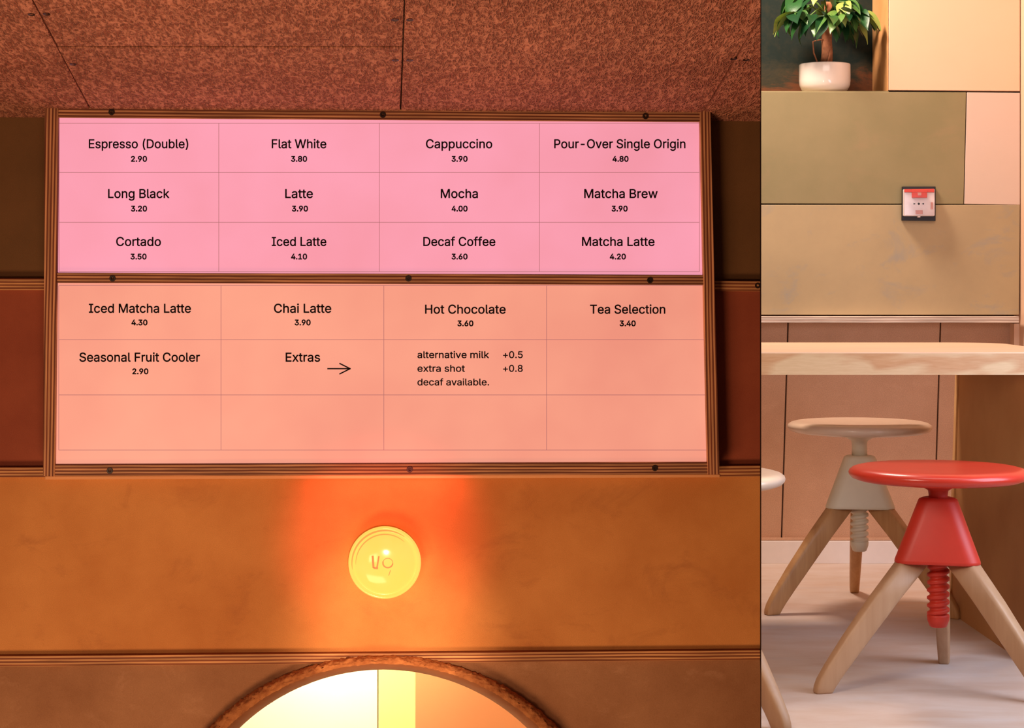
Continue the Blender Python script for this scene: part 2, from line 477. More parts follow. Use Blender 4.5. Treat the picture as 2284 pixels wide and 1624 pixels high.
# lower floor of the counter room, edge of the raised floor, thin divider added to block light between the rooms
M['floor_l'] = plain('dark_screed', (120, 96, 80), 0.6)
fl = box('floor', -1.4, 0.415, 0.2, 3.36, -0.93, -0.90, M['floor_l']); fl['kind'] = 'structure'
dirx = (XR-CX)/F
def divider():
    bm = bmesh.new()
    y0, y1 = 1.75, 3.345; z0, z1 = -0.90, 1.75
    p = [(dirx*y0, y0), (dirx*y0+0.0008, y0), (dirx*y1+0.0012, y1), (dirx*y1, y1)]
    a = [bm.verts.new((x, y, z0)) for x, y in p]; b = [bm.verts.new((x, y, z1)) for x, y in p]
    for i in range(4): bm.faces.new((a[i], a[(i+1)%4], b[(i+1)%4], b[i]))
    bm.faces.new(a); bm.faces.new(b)
    return bm
dv = obj('added_light_divider', divider(), M['steel']); dv['kind'] = 'structure'  # edge-on sheet added to keep each room's light apart

# rough rim round the opening
def clay_mat():
    m = Mat('rough_fibrous_clay', 0.9, 0.15)
    f = m.noise(60, 6, 0.65); g = m.noise(14, 4, 0.6)
    a = m.ramp(f, [(0.3, lin((150, 88, 50))), (0.65, lin((206, 140, 86)))])
    a = m.mix(m.ramp(g, [(0.4, (0,0,0)), (0.7, (0.5,)*3)]), a, lin((132, 84, 54)))
    m.col(a); m.bump(f, 0.8, 0.004); return m.m
M['clay'] = clay_mat()
def rim():
    bm = bmesh.new(); n = 720; k = 26
    rnd = random.Random(4)
    from mathutils import noise
    rings = []
    R0, cx0, cy0 = 460, 855, 1954
    for i in range(n):
        a = 2*PI*i/n
        c, s = math.cos(a), math.sin(a)
        up = max(0, -s)
        wd = 32+44*(1-up)**0.8                       # rim width in px: thin on top, broad at the sides
        ring = []
        for j in range(k):
            t = j/(k-1)
            # cross-section from inside the opening, over the crown, out to the wall
            ang = PI*(1-t)
            rr = R0+wd*0.5-wd*0.5*math.cos(PI*t)
            off = 0.004+0.030*math.sin(PI*t)**0.7
            if j == 0: off = -0.035
            if j == k-1: off = -0.005
            P = wp(cx0+rr*c, cy0+rr*s, off)
            top = max(0.0, min(1.0, (t-0.35)/0.3))
            amp = 0.0005+0.0026*top*min(1, up*1.4)
            q = Vector((P.x*95, P.y*120, P.z*300))
            d = noise.noise(q)*1.0+noise.noise(q*2.6)*0.7+noise.noise(q*6)*0.35
            if 0 < j < k-1:
                P = P - D*(amp*d) + (U*c - Vector((0,0,1))*s)*(amp*1.2*noise.noise(q*1.7+Vector((9,3,1))))
            ring.append(bm.verts.new(P))
        rings.append(ring)
    for i in range(n):
        a, b = rings[i], rings[(i+1)%n]
        for j in range(k-1):
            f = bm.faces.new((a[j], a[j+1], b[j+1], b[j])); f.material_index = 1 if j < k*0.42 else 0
        bm.faces.new((a[0], b[0], b[-1], a[-1]))
    return bm
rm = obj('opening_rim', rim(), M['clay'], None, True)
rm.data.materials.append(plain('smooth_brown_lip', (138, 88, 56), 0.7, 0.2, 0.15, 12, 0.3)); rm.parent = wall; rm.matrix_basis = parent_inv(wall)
lab(rm, 'thick rough rim around the round opening')

# bright little room behind the opening
M['cream'] = fibreboard('cream_panel', (246, 234, 196), (242, 230, 190), big=3, grain=0.02)
M['cream_o'] = fibreboard('orange_cream_panel', (208, 144, 94), (206, 140, 90), big=3, grain=0.02)
wr = tag(empty('wall_rear', (-0.3, 3.78, -0.4)), kind='structure')
Yb = 3.74
def bx(name, x0, x1, y0, y1, z0, z1, mat, parent=None, bevel=0.0008): return box(name, x0, x1, y0, y1, z0, z1, mat, parent, bevel)
xs = (843-CX)/F*Yb; xc = (926-CX)/F*3.70
bx('panel', -0.95, xs-0.001, Yb, Yb+0.02, -0.9, 0.62, M['cream'], wr)
M['cream_y'] = fibreboard('yellow_cream_panel', (238, 214, 130), (236, 210, 124), big=3, grain=0.02)
bx('panel', xs+0.001, xc+0.02, Yb, Yb+0.02, -0.9, 0.62, M['cream_y'], wr)
o = bx('panel', xc, 0.16, 3.70, 3.765, -0.9, 0.62, M['cream_o'], wr); lab(o, 'orange-cream panel standing proud of its neighbours')
bx('side_board', -0.97, -0.95, 3.36, 3.76, -0.9, 0.62, M['cream'], wr)
bx('side_board', 0.16, 0.172, 3.36, 3.76, -0.9, 0.62, M['cream_o'], wr)
bx('top_board', -0.97, 0.172, 3.36, 3.76, 0.62, 0.64, M['cream'], wr)
f2 = box('floor', -0.97, 0.172, 3.35, 3.78, -0.93, -0.90, M['cream']); f2['kind'] = 'structure'
area('alcove_lamp', (-0.38, 3.58, 0.50), (-0.36, 3.74, 0.1), 0.14, 9.0, (1.0, 0.95, 0.78), 0.12)
area('alcove_lamp_low', (-0.25, 3.50, -0.7), (-0.2, 3.74, 0.1), 0.3, 3.2, (1.0, 0.88, 0.62), 0.12)

# ------------------------------------------------------------------ menu board
mb = tag(empty('menu_board', wp(850, 1060, 0)), 'long backlit menu board in a plywood frame with a pink panel over a salmon panel', 'menu board')
BD = 0.052
FR = BD+0.0
def brail(q, screws):
    o = wslab('rail', q, BD, BD-0.002, M['ply_rail'], mb, 0.0008)
    for s in screws: add_screw(o, s[0], s[1], BD, 7)
    return o
brail([(128, 236), (1562, 249), (1562, 272), (128, 262)], [(249,250),(854,256),(1440,259)])
brail([(127, 608), (1571, 613), (1571, 636), (127, 631)], [(251,621),(911,621),(1450,625)])
brail([(122, 1036), (1580, 1031), (1580, 1058), (122, 1062)], [(245,1050),(914,1047),(1461,1044)])
wslab('stile', [(100, 232), (130, 232), (122, 1063), (96, 1062)], BD+0.003, BD+0.001, M['ply_stile'], mb, 0.0008)
wslab('stile', [(1561, 245), (1585, 245), (1605, 1058), (1579, 1059)], BD+0.003, BD+0.001, M['ply_stile'], mb, 0.0008)
PO = 0.042
p1 = wslab('menu_panel', [(131, 258), (1562, 268), (1570, 616), (129, 612)], PO, 0.006, M['pink'], mb); lab(p1, 'upper panel, glowing pink')
p2 = wslab('menu_panel', [(128, 628), (1571, 632), (1580, 1036), (122, 1040)], PO, 0.006, M['salmon'], mb); lab(p2, 'lower panel, glowing salmon')

# fine rules: joined per panel
def rules(parent, lines, off=PO+0.0008, wpx=0.58):
    bm = bmesh.new()
    for x0, y0, x1, y1 in lines:
        if abs(x1-x0) > abs(y1-y0): q = [(x0, y0-wpx), (x1, y1-wpx), (x1, y1+wpx), (x0, y0+wpx)]
        else: q = [(x0-wpx, y0), (x0+wpx, y0), (x1+wpx, y1), (x1-wpx, y1)]
        f = [bm.verts.new(wp(x, y, off)) for x, y in q]; b = [bm.verts.new(wp(x, y, off-0.0006)) for x, y in q]
        bm.faces.new(f); bm.faces.new(b)
        for i in range(4): bm.faces.new((f[i], f[(i+1)%4], b[(i+1)%4], b[i]))
    return obj_at('ruled_lines', bm, M['gridline'], parent)
rules(p1, [(132, 275, 1560, 275), (132, 385, 1560, 385), (131, 496, 1560, 496), (131, 606, 1560, 606)] +
      [(x, 275, x, 606) for x in (132, 488, 846, 1203, 1560)])
rules(p2, [(131, 637, 1570, 637), (131, 758, 1572, 758), (131, 881, 1575, 881), (131, 1004, 1577, 1004)] +
      [(x, 637, x, 1004) for x in (131, 493, 856, 1219)])

FONT = None
try:
    fp = os.path.join(bpy.utils.resource_path('LOCAL'), 'datafiles', 'fonts', 'Inter.woff2')
    if os.path.exists(fp): FONT = bpy.data.fonts.load(fp)
except Exception: FONT = None
def glyph_loops(text):
    """closed outlines of the lettering, as lists of 2D points"""
    cu = bpy.data.curves.new('outline', 'FONT'); cu.body = text
    if FONT: cu.font = FONT
    cu.resolution_u = 5; cu.fill_mode = 'NONE'
    to = bpy.data.objects.new('tmp_text', cu); C.objects.link(to); bpy.context.view_layer.update()
    me = bpy.data.meshes.new_from_object(to.evaluated_get(bpy.context.evaluated_depsgraph_get()))
    nb = {}
    for e in me.edges:
        a, b = e.vertices; nb.setdefault(a, []).append(b); nb.setdefault(b, []).append(a)
    seen, loops = set(), []
    for v in sorted(nb):
        if v in seen: continue
        lp, cur, prev = [], v, None
        while cur not in seen:
            seen.add(cur); lp.append((me.vertices[cur].co.x, me.vertices[cur].co.y))
            nx = [q for q in nb[cur] if q != prev and q not in seen]
            if not nx: break
            if prev is None and (cur+1) in nx: nx = [cur+1]
            prev, cur = cur, nx[0]
        if len(lp) > 2: loops.append(lp)
    bpy.data.objects.remove(to); bpy.data.curves.remove(cu); bpy.data.meshes.remove(me)
    return loops
def scan_fill(loops, rows=56):
    """fill of overlapping outlines by the non-zero rule, as thin level strips"""
    ys = [p[1] for l in loops for p in l]; lo, hi = min(ys), max(ys); out = []
    edges = [(a, b) for l in loops for a, b in zip(l, l[1:]+l[:1]) if abs(a[1]-b[1]) > 1e-9]
    for k in range(rows):
        y0, y1 = lo+(hi-lo)*k/rows, lo+(hi-lo)*(k+1)/rows; ym = (y0+y1)/2
        hit = []
        for a, b in edges:
            if (a[1] > ym) != (b[1] > ym): hit.append((a[0]+(b[0]-a[0])*(ym-a[1])/(b[1]-a[1]), 1 if b[1] > a[1] else -1))
        hit.sort(); wn = 0
        for x, d in hit:
            if wn == 0: xs = x
            wn += d
            if wn == 0 and x-xs > 1e-6: out.append([(xs, y0), (x, y0), (x, y1), (xs, y1)])
    return out
def word(parent, text, x0, x1, base, height, bold=0.013):
    """lettering fitted between columns x0 and x1 with its baseline on row base; height = cap height in px"""
    loops = glyph_loops(text)
    mnx = min(p[0] for l in loops for p in l)-bold; mxx = max(p[0] for l in loops for p in l)+bold
    ky = height/(CAP+2*bold); inv = parent_inv(parent)
    verts, faces = [], []
    def put(p): 
        verts.append(inv @ wp(x0+(p[0]-mnx)/(mxx-mnx)*(x1-x0), base-(p[1]+bold)*ky, PO+0.0009)); return len(verts)-1
    for q in scan_fill(loops): faces.append([put(p) for p in q])
    for l in loops:                                  # stroke along the outline gives the weight
        n = len(l)
        for k in range(n):
            a, b = l[k], l[(k+1) % n]; d = math.hypot(b[0]-a[0], b[1]-a[1])
            if d < 1e-7: continue
            ux, uy = (b[0]-a[0])/d*bold, (b[1]-a[1])/d*bold
            e = 0.35
            q = [(a[0]-ux*e-uy, a[1]-uy*e+ux), (a[0]-ux*e+uy, a[1]-uy*e-ux), (b[0]+ux*e+uy, b[1]+uy*e-ux), (b[0]+ux*e-uy, b[1]+uy*e+ux)]
            faces.append([put(p) for p in q])
    me = bpy.data.meshes.new('lettering'); me.from_pydata(verts, [], faces); me.update()
    return link('lettering', me, M['ink'], parent)
CAP = max(p[1] for l in glyph_loops('E') for p in l)
H1, H2, H3 = 20.5, 13.2, 15.5
upper = [('Espresso (Double)',198,420,331,'2.90',310), ('Flat White',606,728,331,'3.80',667), ('Cappuccino',950,1098,331,'3.90',1025), ('Pour-Over Single Origin',1236,1529,331,'4.80',1384),
         ('Long Black',241,378,442,'3.20',310), ('Latte',636,698,442,'3.90',669), ('Mocha',983,1066,442,'4.00',1025), ('Matcha Brew',1303,1467,442,'3.90',1382),
         ('Cortado',259,359,549,'3.50',309), ('Iced Latte',606,728,549,'4.10',667), ('Decaf Coffee',944,1105,549,'3.60',1025), ('Matcha Latte',1298,1460,549,'4.20',1378)]
lower = [('Iced Matcha Latte',198,426,698,'4.30',311), ('Chai Latte',611,739,698,'3.90',675), ('Hot Chocolate',948,1128,700,'3.60',1038), ('Tea Selection',1316,1484,700,'3.40',1400),
         ('Seasonal Fruit Cooler',177,446,807,'2.90',313), ('Extras',637,714,807,None,0)]
for rows, par, dp in ((upper, p1, 30), (lower, p2, 28)):
    for t, a, b, base, pr, pcx in rows:
        word(par, t, a, b, base, H1)
        if pr: word(par, pr, pcx-18, pcx+18, base+dp, H2, 0.030)
for t, a, b, base in (('alternative milk',931,1091,799),('extra shot',931,1037,829.5),('decaf available.',931,1091,860),('+0.5',1122,1166,799),('+0.8',1122,1166,829.5)):
    word(p2, t, a, b, base, H3)
def arrow():
    bm = bmesh.new(); h = 1.4
    def bar(x0, y0, x1, y1):
        dx, dy = x1-x0, y1-y0; L = math.hypot(dx, dy); nx, ny = -dy/L*h, dx/L*h
        bm.faces.new([bm.verts.new(wp(x, y, PO+0.0009)) for x, y in ((x0+nx, y0+ny), (x1+nx, y1+ny), (x1-nx, y1-ny), (x0-nx, y0-ny))])
    bar(730, 822.5, 781, 822.5); bar(757, 810.5, 782, 823); bar(757, 834.5, 782, 822)
    return bm
o = obj_at('lettering', arrow(), M['ink'], p2); lab(o, 'arrow pointing right')

# small red downlight strip under the board
_p = wp(860, 1066, 0.040); _q = wp(860, 1150, -0.02)
area('red_strip_light', _p, _q, 0.22, 0.16, (1.0, 0.07, 0.05), 0.015)
# ------------------------------------------------------------------ round wall lamp
lc = wp(858, 1249, 0)
lamp = tag(empty('wall_lamp', lc), 'small round glowing yellow wall lamp beneath the menu board', 'lamp')
LR = 81/F*3.25
M['lampglass'] = emit('lit_yellow_glass', (250, 218, 98), 0.86, (251, 222, 108), 20)
M['lampglass'].node_tree.nodes['Principled BSDF'].inputs['Roughness'].default_value = 0.12
M['lampreflection'] = plain('amber_painted_reflection', (232, 130, 50), 0.4)  # reflections in the lamp glass, put into colour as amber strokes
M['lampback'] = plain('lamp_back_plate', (240, 200, 120), 0.5)
def facing(bm, at):                                 # lathe axis z -> out of the menu wall
    R = Matrix((U, Vector((0,0,1)), -D)).transposed().to_4x4(); R.translation = at
    bmesh.ops.transform(bm, matrix=R, verts=bm.verts); return bm
obj_at('back_plate', facing(lathe([(0,0.0),(LR*0.62,0.0),(LR*0.62,0.022),(0,0.022)], 48), lc), M['lampback'], lamp)
prof = [(0, 0.020), (LR*0.90, 0.020), (LR*0.985, 0.024), (LR, 0.030), (LR*0.985, 0.036), (LR*0.955, 0.0385), (LR*0.92, 0.0375), (LR*0.885, 0.0335),
        (LR*0.86, 0.0330), (LR*0.84, 0.0345), (LR*0.80, 0.0365), (LR*0.6, 0.0410), (LR*0.35, 0.0435), (0, 0.0445)]
obj_at('glass', facing(lathe(prof, 72), lc), M['lampglass'], lamp, True)
def reflection_strokes():
    bm = bmesh.new()
    def bar(pts, h):
        for (x0, y0), (x1, y1) in zip(pts, pts[1:]):
            dx, dy = x1-x0, y1-y0; L = math.hypot(dx, dy) or 1; nx, ny = -dy/L*h, dx/L*h
            q = ((x0+nx, y0+ny), (x1+nx, y1+ny), (x1-nx, y1-ny), (x0-nx, y0-ny))
            f = [bm.verts.new(wp(x, y, 0.0462)) for x, y in q]; g = [bm.verts.new(wp(x, y, 0.040)) for x, y in q]
            bm.faces.new(f)
            for i in range(4): bm.faces.new((f[i], f[(i+1)%4], g[(i+1)%4], g[i]))
    bar([(831, 1240), (833, 1267), (843, 1268)], 2.2); bar([(845, 1241), (841, 1266)], 1.6)
    cir = lambda a0, a1, n=14: [(865+11*math.cos(a0+(a1-a0)*i/n), 1256+10.5*math.sin(a0+(a1-a0)*i/n)) for i in range(n+1)]
    bar(cir(0.1, PI+0.35), 1.5); bar(cir(PI+0.35, 2*PI+0.1), 0.6)
    bar([(871, 1272), (867, 1284)], 0.7)
    return bm
def arc(r0, r1, h, a0, a1):
    bm = bmesh.new(); n = 40; A = []; B = []
    for i in range(n+1):
        a = a0+(a1-a0)*i/n; t = math.sin(PI*i/n)**0.5
        rm_ = (r0+r1)/2; hw = (r1-r0)/2*t+1e-5
        for L_, rr in ((A, rm_-hw), (B, rm_+hw)): L_.append(bm.verts.new((rr*math.cos(a), rr*math.sin(a), h)))
    for i in range(n): bm.faces.new((A[i], A[i+1], B[i+1], B[i]))
    return bm
M['grooveglint'] = emit('painted_groove_glint', (244, 160, 62), 0.8)  # glowing arcs painted in as the reflection along the glass groove
obj_at('groove_reflection', facing(arc(LR*0.875, LR*0.925, 0.0383, 0.9, 3.35), lc), M['grooveglint'], lamp)
obj_at('groove_reflection', facing(arc(LR*0.775, LR*0.81, 0.0378, 0.8, 3.2), lc), M['grooveglint'], lamp)
o = obj_at('painted_reflection', reflection_strokes(), M['lampreflection'], lamp); lab(o, 'reflections on the glass drawn as small amber strokes')

# ------------------------------------------------------------------ seating room (right)
YW = 6.17                                            # lower wall
YU = 6.10                                            # upper panels
def q_at(q, Y): return [px(x, y, Y) for x, y in q]
def rslab(name, q, Y, thick, mat, parent=None, bevel=0.001, g=0.8):
    q2 = gap(q, g) if g else q
    return slab(name, q_at(q2, Y), Vector((0, thick, 0)), mat, parent, bevel)
def concrete_floor():
    m = Mat('pale_screed_floor', 0.42, 0.35)
    f = m.noise(1.6, 6, 0.62, m.map((1, 2.6, 1)), 0.8); g = m.noise(6, 5, 0.6, m.map((1, 2.2, 1)))
    a = m.ramp(f, [(0.32, lin((196, 166, 148))), (0.55, lin((210, 192, 180))), (0.75, lin((198, 194, 200)))])
    a = m.mix(0.35, a, m.ramp(g, [(0.35, lin((188, 156, 134))), (0.7, lin((216, 202, 196)))]))
    s = m.noise(9, 8, 0.8, m.map((1, 2.5, 1)))
    a = m.mix(m.ramp(s, [(0.705, (0,0,0)), (0.73, (0.8,)*3)]), a, lin((96, 74, 62)))
    m.col(a); m.bump(g, 0.1, 0.002); return m.m
M['floor_r'] = concrete_floor()
f3 = box('floor', 0.175, 1.62, 3.36, 6.22, -0.05, 0.0, M['floor_r']); f3['kind'] = 'structure'
f4 = box('floor', -1.4, 0.175, 3.80, 6.22, -0.05, 0.0, M['floor_r']); f4['kind'] = 'structure'
f5 = box('floor', 0.42, 1.62, 3.34, 3.36, -0.93, 0.0, M['floor_l']); f5['kind'] = 'structure'

M['tan'] = fibreboard('tan_board', (188, 164, 126), (176, 154, 120), (156, 150, 140), big=3.2, amount=0.7, grain=0.04)
M['olive'] = fibreboard('olive_board', (154, 138, 102), (142, 130, 94), (160, 136, 102), big=3.5, amount=0.5, grain=0.04)
M['pinkcream'] = fibreboard('pale_pink_board', (220, 194, 180), (218, 192, 176), big=3, grain=0.02)
M['peach'] = fibreboard('peach_board', (238, 198, 168), (236, 194, 162), big=2, grain=0.02)
M['cork'] = fibreboard('cork_brown_board', (204, 160, 130), (196, 152, 122), (210, 166, 136), big=7, amount=0.6, grain=0.16, gscale=420)
M['white'] = plain('white_paint', (236, 226, 222), 0.5, 0.4, 0.02)
M['plypale'] = ply('pale_plywood_edge', (240, 222, 206), (214, 184, 166), 'Z', 0.009)
def mural():
    m = Mat('mottled_dark_stone', 0.75, 0.2)
    f = m.noise(5, 6, 0.7, m.map((1, 1, 2)), 0.7); h = m.noise(26, 4, 0.7)
    sep = m.n('ShaderNodeSeparateXYZ'); m.l(m.co, sep.inputs[0])
    # the rusty zone is the foot of the slab
    z = m.math('ADD', m.math('MULTIPLY', m.math('ADD', sep.outputs[2], (2.5-px(0, 202, 6.10).z)/2), 5.5), m.math('MULTIPLY', m.math('SUBTRACT', f, 0.5), 1.6))
    a = m.ramp(z, [(0.05, lin((124, 70, 40))), (0.24, lin((104, 62, 38))), (0.42, lin((60, 54, 40))), (0.70, lin((30, 40, 35)))])
    a = m.mix(m.ramp(h, [(0.45, (0.0,)*3), (0.8, (0.25,)*3)]), a, lin((84, 70, 46)))
    m.col(a); m.bump(h, 0.2, 0.002); return m.m
M['mural'] = mural()

wb = tag(empty('wall_back', (0.6, YW, 0)), kind='structure')
# lower wall: cork-brown boards with slightly leaning joints
def cork(q): return rslab('panel', q, YW, 0.015, M['cork'], wb, 0.001, 1.6)
cork([(1100, 716), (1758, 716), (1743, 1212), (1100, 1212)])
cork([(1758, 716), (2098, 716), (2083, 1212), (1743, 1212)])
cork([(2098, 716), (2290, 716), (2290, 1212), (2083, 1212)])
slab('backing_board', [Vector((-1.4, YW+0.016, 1.43)), Vector((1.62, YW+0.016, 1.43)), Vector((1.62, YW+0.016, 0)), Vector((-1.4, YW+0.016, 0))], Vector((0, 0.02, 0)), M['wallcore'], wb)
cork([(500, 716), (1100, 716), (1100, 1212), (500, 1212)])
# upper boards
rslab('panel', [(1300, 456), (2276, 456), (2274, 703), (1300, 703)], YU, 0.05, M['tan'], wb, 0.001, 1.0)
rslab('panel', [(1300, 202), (2156, 205), (2150, 456), (1300, 454)], YU, 0.05, M['olive'], wb, 0.001, 1.0)
rslab('panel', [(2156, 205), (2276, 206), (2276, 458), (2150, 456)], YU, 0.05, M['pinkcream'], wb, 0.001, 1.0)
rslab('panel', [(1984, -700), (2276, -700), (2276, 204), (1982, 202)], YU, 0.35, M['peach'], wb, 0.001, 1.0)
# niche
n_in = px(1983, 200, YU)
nx1 = n_in.x
nz = px(1700, 202, YU).z
bx('shelf_board', px(1300, 0, YU).x, nx1, YU+0.004, YU+0.33, nz-0.020, nz-0.001, M['olive'], wb)
bx('niche_back', px(1300, 0, YU).x, nx1, YU+0.26, YU+0.285, nz, 2.5, M['mural'], wb)
bx('niche_side', nx1-0.004, nx1-0.0005, YU+0.01, YU+0.26, nz, 2.5, fibreboard('ochre_reveal', (226, 170, 112), (214, 152, 94), big=6, grain=0.03), wb)
rl = rslab('trim_7', [(1200, 706), (2273, 706), (2273, 720), (1200, 720)], 6.055, 0.05, M['plypale'], None, 0.001, 0)
rl['kind'] = 'structure'
o = slab('trim_8', q_at([(2262, 722), (2275, 722), (2275, 1250), (2262, 1250)], 6.12), Vector((0, 0.05, 0)), M['peach']); o['kind'] = 'structure'
bb = bx('baseboard_back', -1.4, 1.6, YW-0.022, YW, 0.0, px(0, 1207, YW-0.02).z, M['white']); bb['kind'] = 'structure'
o = bx('trim_9', -1.4, 1.6, YW-0.012, YW, px(0, 1206.5, YW-0.02).z, px(0, 1201, YW-0.02).z, M['cork']); o['kind'] = 'structure'
o = bx('wall_right', 1.5735, 1.62, 4.6, 6.2, 0, 2.6, M['peach']); o['kind'] = 'structure'

# fire alarm call point
M['black'] = plain('black_plastic', (30, 26, 30), 0.5)
M['red_pl'] = plain('red_plastic', (214, 72, 56), 0.4)
M['white_pl'] = plain('white_plastic', (232, 216, 214), 0.35)
M['palered'] = plain('pale_red_print', (212, 150, 140), 0.5)
M['glasspl'] = Mat('clear_cover', 0.08, 0.6).m
_b = M['glasspl'].node_tree.nodes['Principled BSDF']; _b.inputs['Transmission Weight'].default_value = 1.0; _b.inputs['IOR'].default_value = 1.25
_b.inputs['Base Color'].default_value = (0.98, 0.97, 1, 1)
fa = tag(empty('fire_alarm_point', px(2050, 492, YU)), 'small square red and white fire alarm call point in a black surround', 'fire alarm')
def fp_(name, q, Yf, t, mat, bevel=0.0008): return slab(name, q_at(q, Yf), Vector((0, t, 0)), M[mat], fa, bevel)
fp_('backplate', [(2013, 416), (2087, 416), (2087, 493), (2012, 492)], YU-0.012, 0.012, 'black')
fp_('body', [(2016, 422), (2085, 421), (2085, 482), (2016, 482)], YU-0.030, 0.018, 'white_pl', 0.002)
fp_('top_band', [(2017, 422), (2084, 421), (2084, 429), (2017, 429)], YU-0.0325, 0.003, 'red_pl')
fp_('flap', [(2034, 423), (2068, 423), (2068, 441), (2034, 441)], YU-0.034, 0.004, 'red_pl')
o = fp_('emblem', [(2047, 429), (2055, 429), (2055, 436), (2047, 436)], YU-0.0348, 0.001, 'palered')
fp_('lower_label', [(2042, 469), (2058, 469), (2058, 478), (2042, 478)], YU-0.0312, 0.0014, 'palered')
fp_('side_label', [(2076, 451), (2081, 451), (2081, 467), (2076, 467)], YU-0.0312, 0.0014, 'palered')
fp_('latch', [(2047, 482), (2053, 482), (2053, 485), (2047, 485)], YU-0.028, 0.015, 'white_pl')
def dots():
    bm = bmesh.new()
    def disc(x, y, r, n=16):
        bm.faces.new([bm.verts.new(px(x+r*math.cos(2*PI*i/n), y+r*math.sin(2*PI*i/n), YU-0.0312)) for i in range(n)])
    disc(2049.3, 454.7, 2.6)
    for s, x in ((1, 2040), (-1, 2058.5)):
        bm.faces.new([bm.verts.new(px(a, b, YU-0.0312)) for a, b in ((x-2.5*s, 452.6), (x+2.8*s, 454.7), (x-2.5*s, 456.8))])
    return bm
o = obj_at('press_mark', dots(), M['black'], fa); lab(o, 'dark dot between two inward arrowheads')
fp_('cover', [(2017, 429), (2085, 429), (2085, 481), (2017, 481)], YU-0.042, 0.002, 'glasspl')

# ------------------------------------------------------------------ potted plant
PY = YU+0.11
pb = px(1839.5, 200, PY); pb.z = nz
pot_r = 57/F*PY
ph = (200-137)/F*PY+0.004
M['potwhite'] = plain('white_glazed_ceramic', (244, 230, 220), 0.12, 0.5, 0.01)
M['soil'] = plain('dark_soil', (60, 42, 30), 0.9, 0.1, 0.3, 80, 0.6)
M['bark'] = plain('brown_bark', (172, 112, 78), 0.8, 0.2, 0.3, 60, 0.5)
M['stem'] = plain('green_stem', (96, 128, 56), 0.6)
def leafmat():
    m = Mat('glossy_green_leaf', 0.35, 0.4)
    oi = m.n('ShaderNodeObjectInfo'); f = m.noise(40, 3)
    a = m.ramp(oi.outputs['Random'], [(0.0, lin((22, 58, 30))), (0.55, lin((42, 88, 40))), (0.84, lin((92, 128, 56))), (1.0, lin((170, 176, 90)))])
    a = m.mix(1.0, a, m.ramp(f, [(0.3, (0.85,)*3), (0.7, (1.1,)*3)]), 'MULTIPLY')
    m.col(a); m.bump(f, 0.2, 0.002); return m.m
M['leaf'] = leafmat()
plant = tag(empty('potted_plant', pb), 'braided-trunk green houseplant in a round white ceramic pot in the niche', 'plant')
plant['label'] = 'leafy green houseplant with a thick brown trunk in a white pot in the niche'
pprof = [(0, 0.0), (pot_r*0.62, 0.0), (pot_r*0.76, 0.003), (pot_r*0.90, 0.012), (pot_r*0.98, 0.026), (pot_r, 0.040), (pot_r, ph-0.003), (pot_r*0.985, ph), (pot_r*0.955, ph-0.001), (pot_r*0.94, ph-0.02), (0, ph-0.02)]
obj('pot', lathe(pprof, 64), M['potwhite'], plant, True)
obj('soil', lathe([(0, ph-0.02), (pot_r*0.935, ph-0.02), (pot_r*0.93, ph-0.012), (pot_r*0.5, ph-0.009), (0, ph-0.008)], 32), M['soil'], plant, True)
def P_(x, y, dy=0.0): return px(x, y, PY+dy)-pb
obj('trunk', tube([P_(1843, 140), P_(1845, 118), P_(1844, 95), P_(1844, 70), P_(1846, 40), P_(1848, 5)], [0.019, 0.0175, 0.0165, 0.0155, 0.014, 0.011], 14), M['bark'], plant, True)
obj('aerial_root', tube([P_(1823, 140, -0.02), P_(1815, 118, -0.02), P_(1813, 93, -0.02), P_(1822, 90, -0.015), P_(1836, 88, -0.01)], [0.0026, 0.0024, 0.0022, 0.0022, 0.002], 8), M['bark'], plant, True)
obj('aerial_root', tube([P_(1846, 140, -0.024), P_(1849, 128, -0.022), P_(1853, 112, -0.02)], [0.003, 0.0026, 0.002], 8), M['bark'], plant, True)
def leaf_mesh(droop, wide, seed):
    """a leaflet 1 unit long along +x, folded at the midrib, drooping to -z, with a pointed tip"""
    bm = bmesh.new(); n = 8; rows = []
    for i in range(n+1):
        t = i/n
        wdt = wide*(math.sin(PI*min(1, t*1.04)**0.8))**0.85 if t < 0.96 else 0.0
        x = math.sin(droop*t)/droop if droop > 0.01 else t
        z = -(1-math.cos(droop*t))/droop if droop > 0.01 else 0
        wv = 0.02*math.sin(9*t+seed)
        rows.append([bm.verts.new((x, -wdt, z+0.30*wdt+wv)), bm.verts.new((x, 0, z-0.02)), bm.verts.new((x, wdt, z+0.30*wdt-wv))])
    for a, b in zip(rows, rows[1:]):
        bm.faces.new((a[0], b[0], b[1], a[1])); bm.faces.new((a[1], b[1], b[2], a[2]))
    bmesh.ops.remove_doubles(bm, verts=bm.verts, dist=1e-5)
    me = bpy.data.meshes.new('leaf'); bm.to_mesh(me); bm.free()
    for p in me.polygons: p.use_smooth = True
    me.materials.append(M['leaf']); return me
leafs = [leaf_mesh(0.5, 0.2, 1), leaf_mesh(1.0, 0.25, 2), leaf_mesh(1.4, 0.22, 3), leaf_mesh(0.8, 0.3, 5)]
rnd = random.Random(11)
def leaf(base, direction, L, droop, roll=0.0, up=None):
    x = direction.normalized()
    y = Vector((0,0,1)).cross(x)
    if y.length < 0.05: y = Vector((0, 1, 0))
    y.normalize(); z = x.cross(y)
    R = Matrix((x, y, z)).transposed().to_4x4() @ Matrix.Rotation(roll, 4, 'X')
    o = bpy.data.objects.new('leaf', leafs[droop]); C.objects.link(o); o.parent = plant
    o.matrix_basis = Matrix.Translation(base) @ R @ Matrix.Scale(L, 4)
    return o
top = P_(1846, 30)
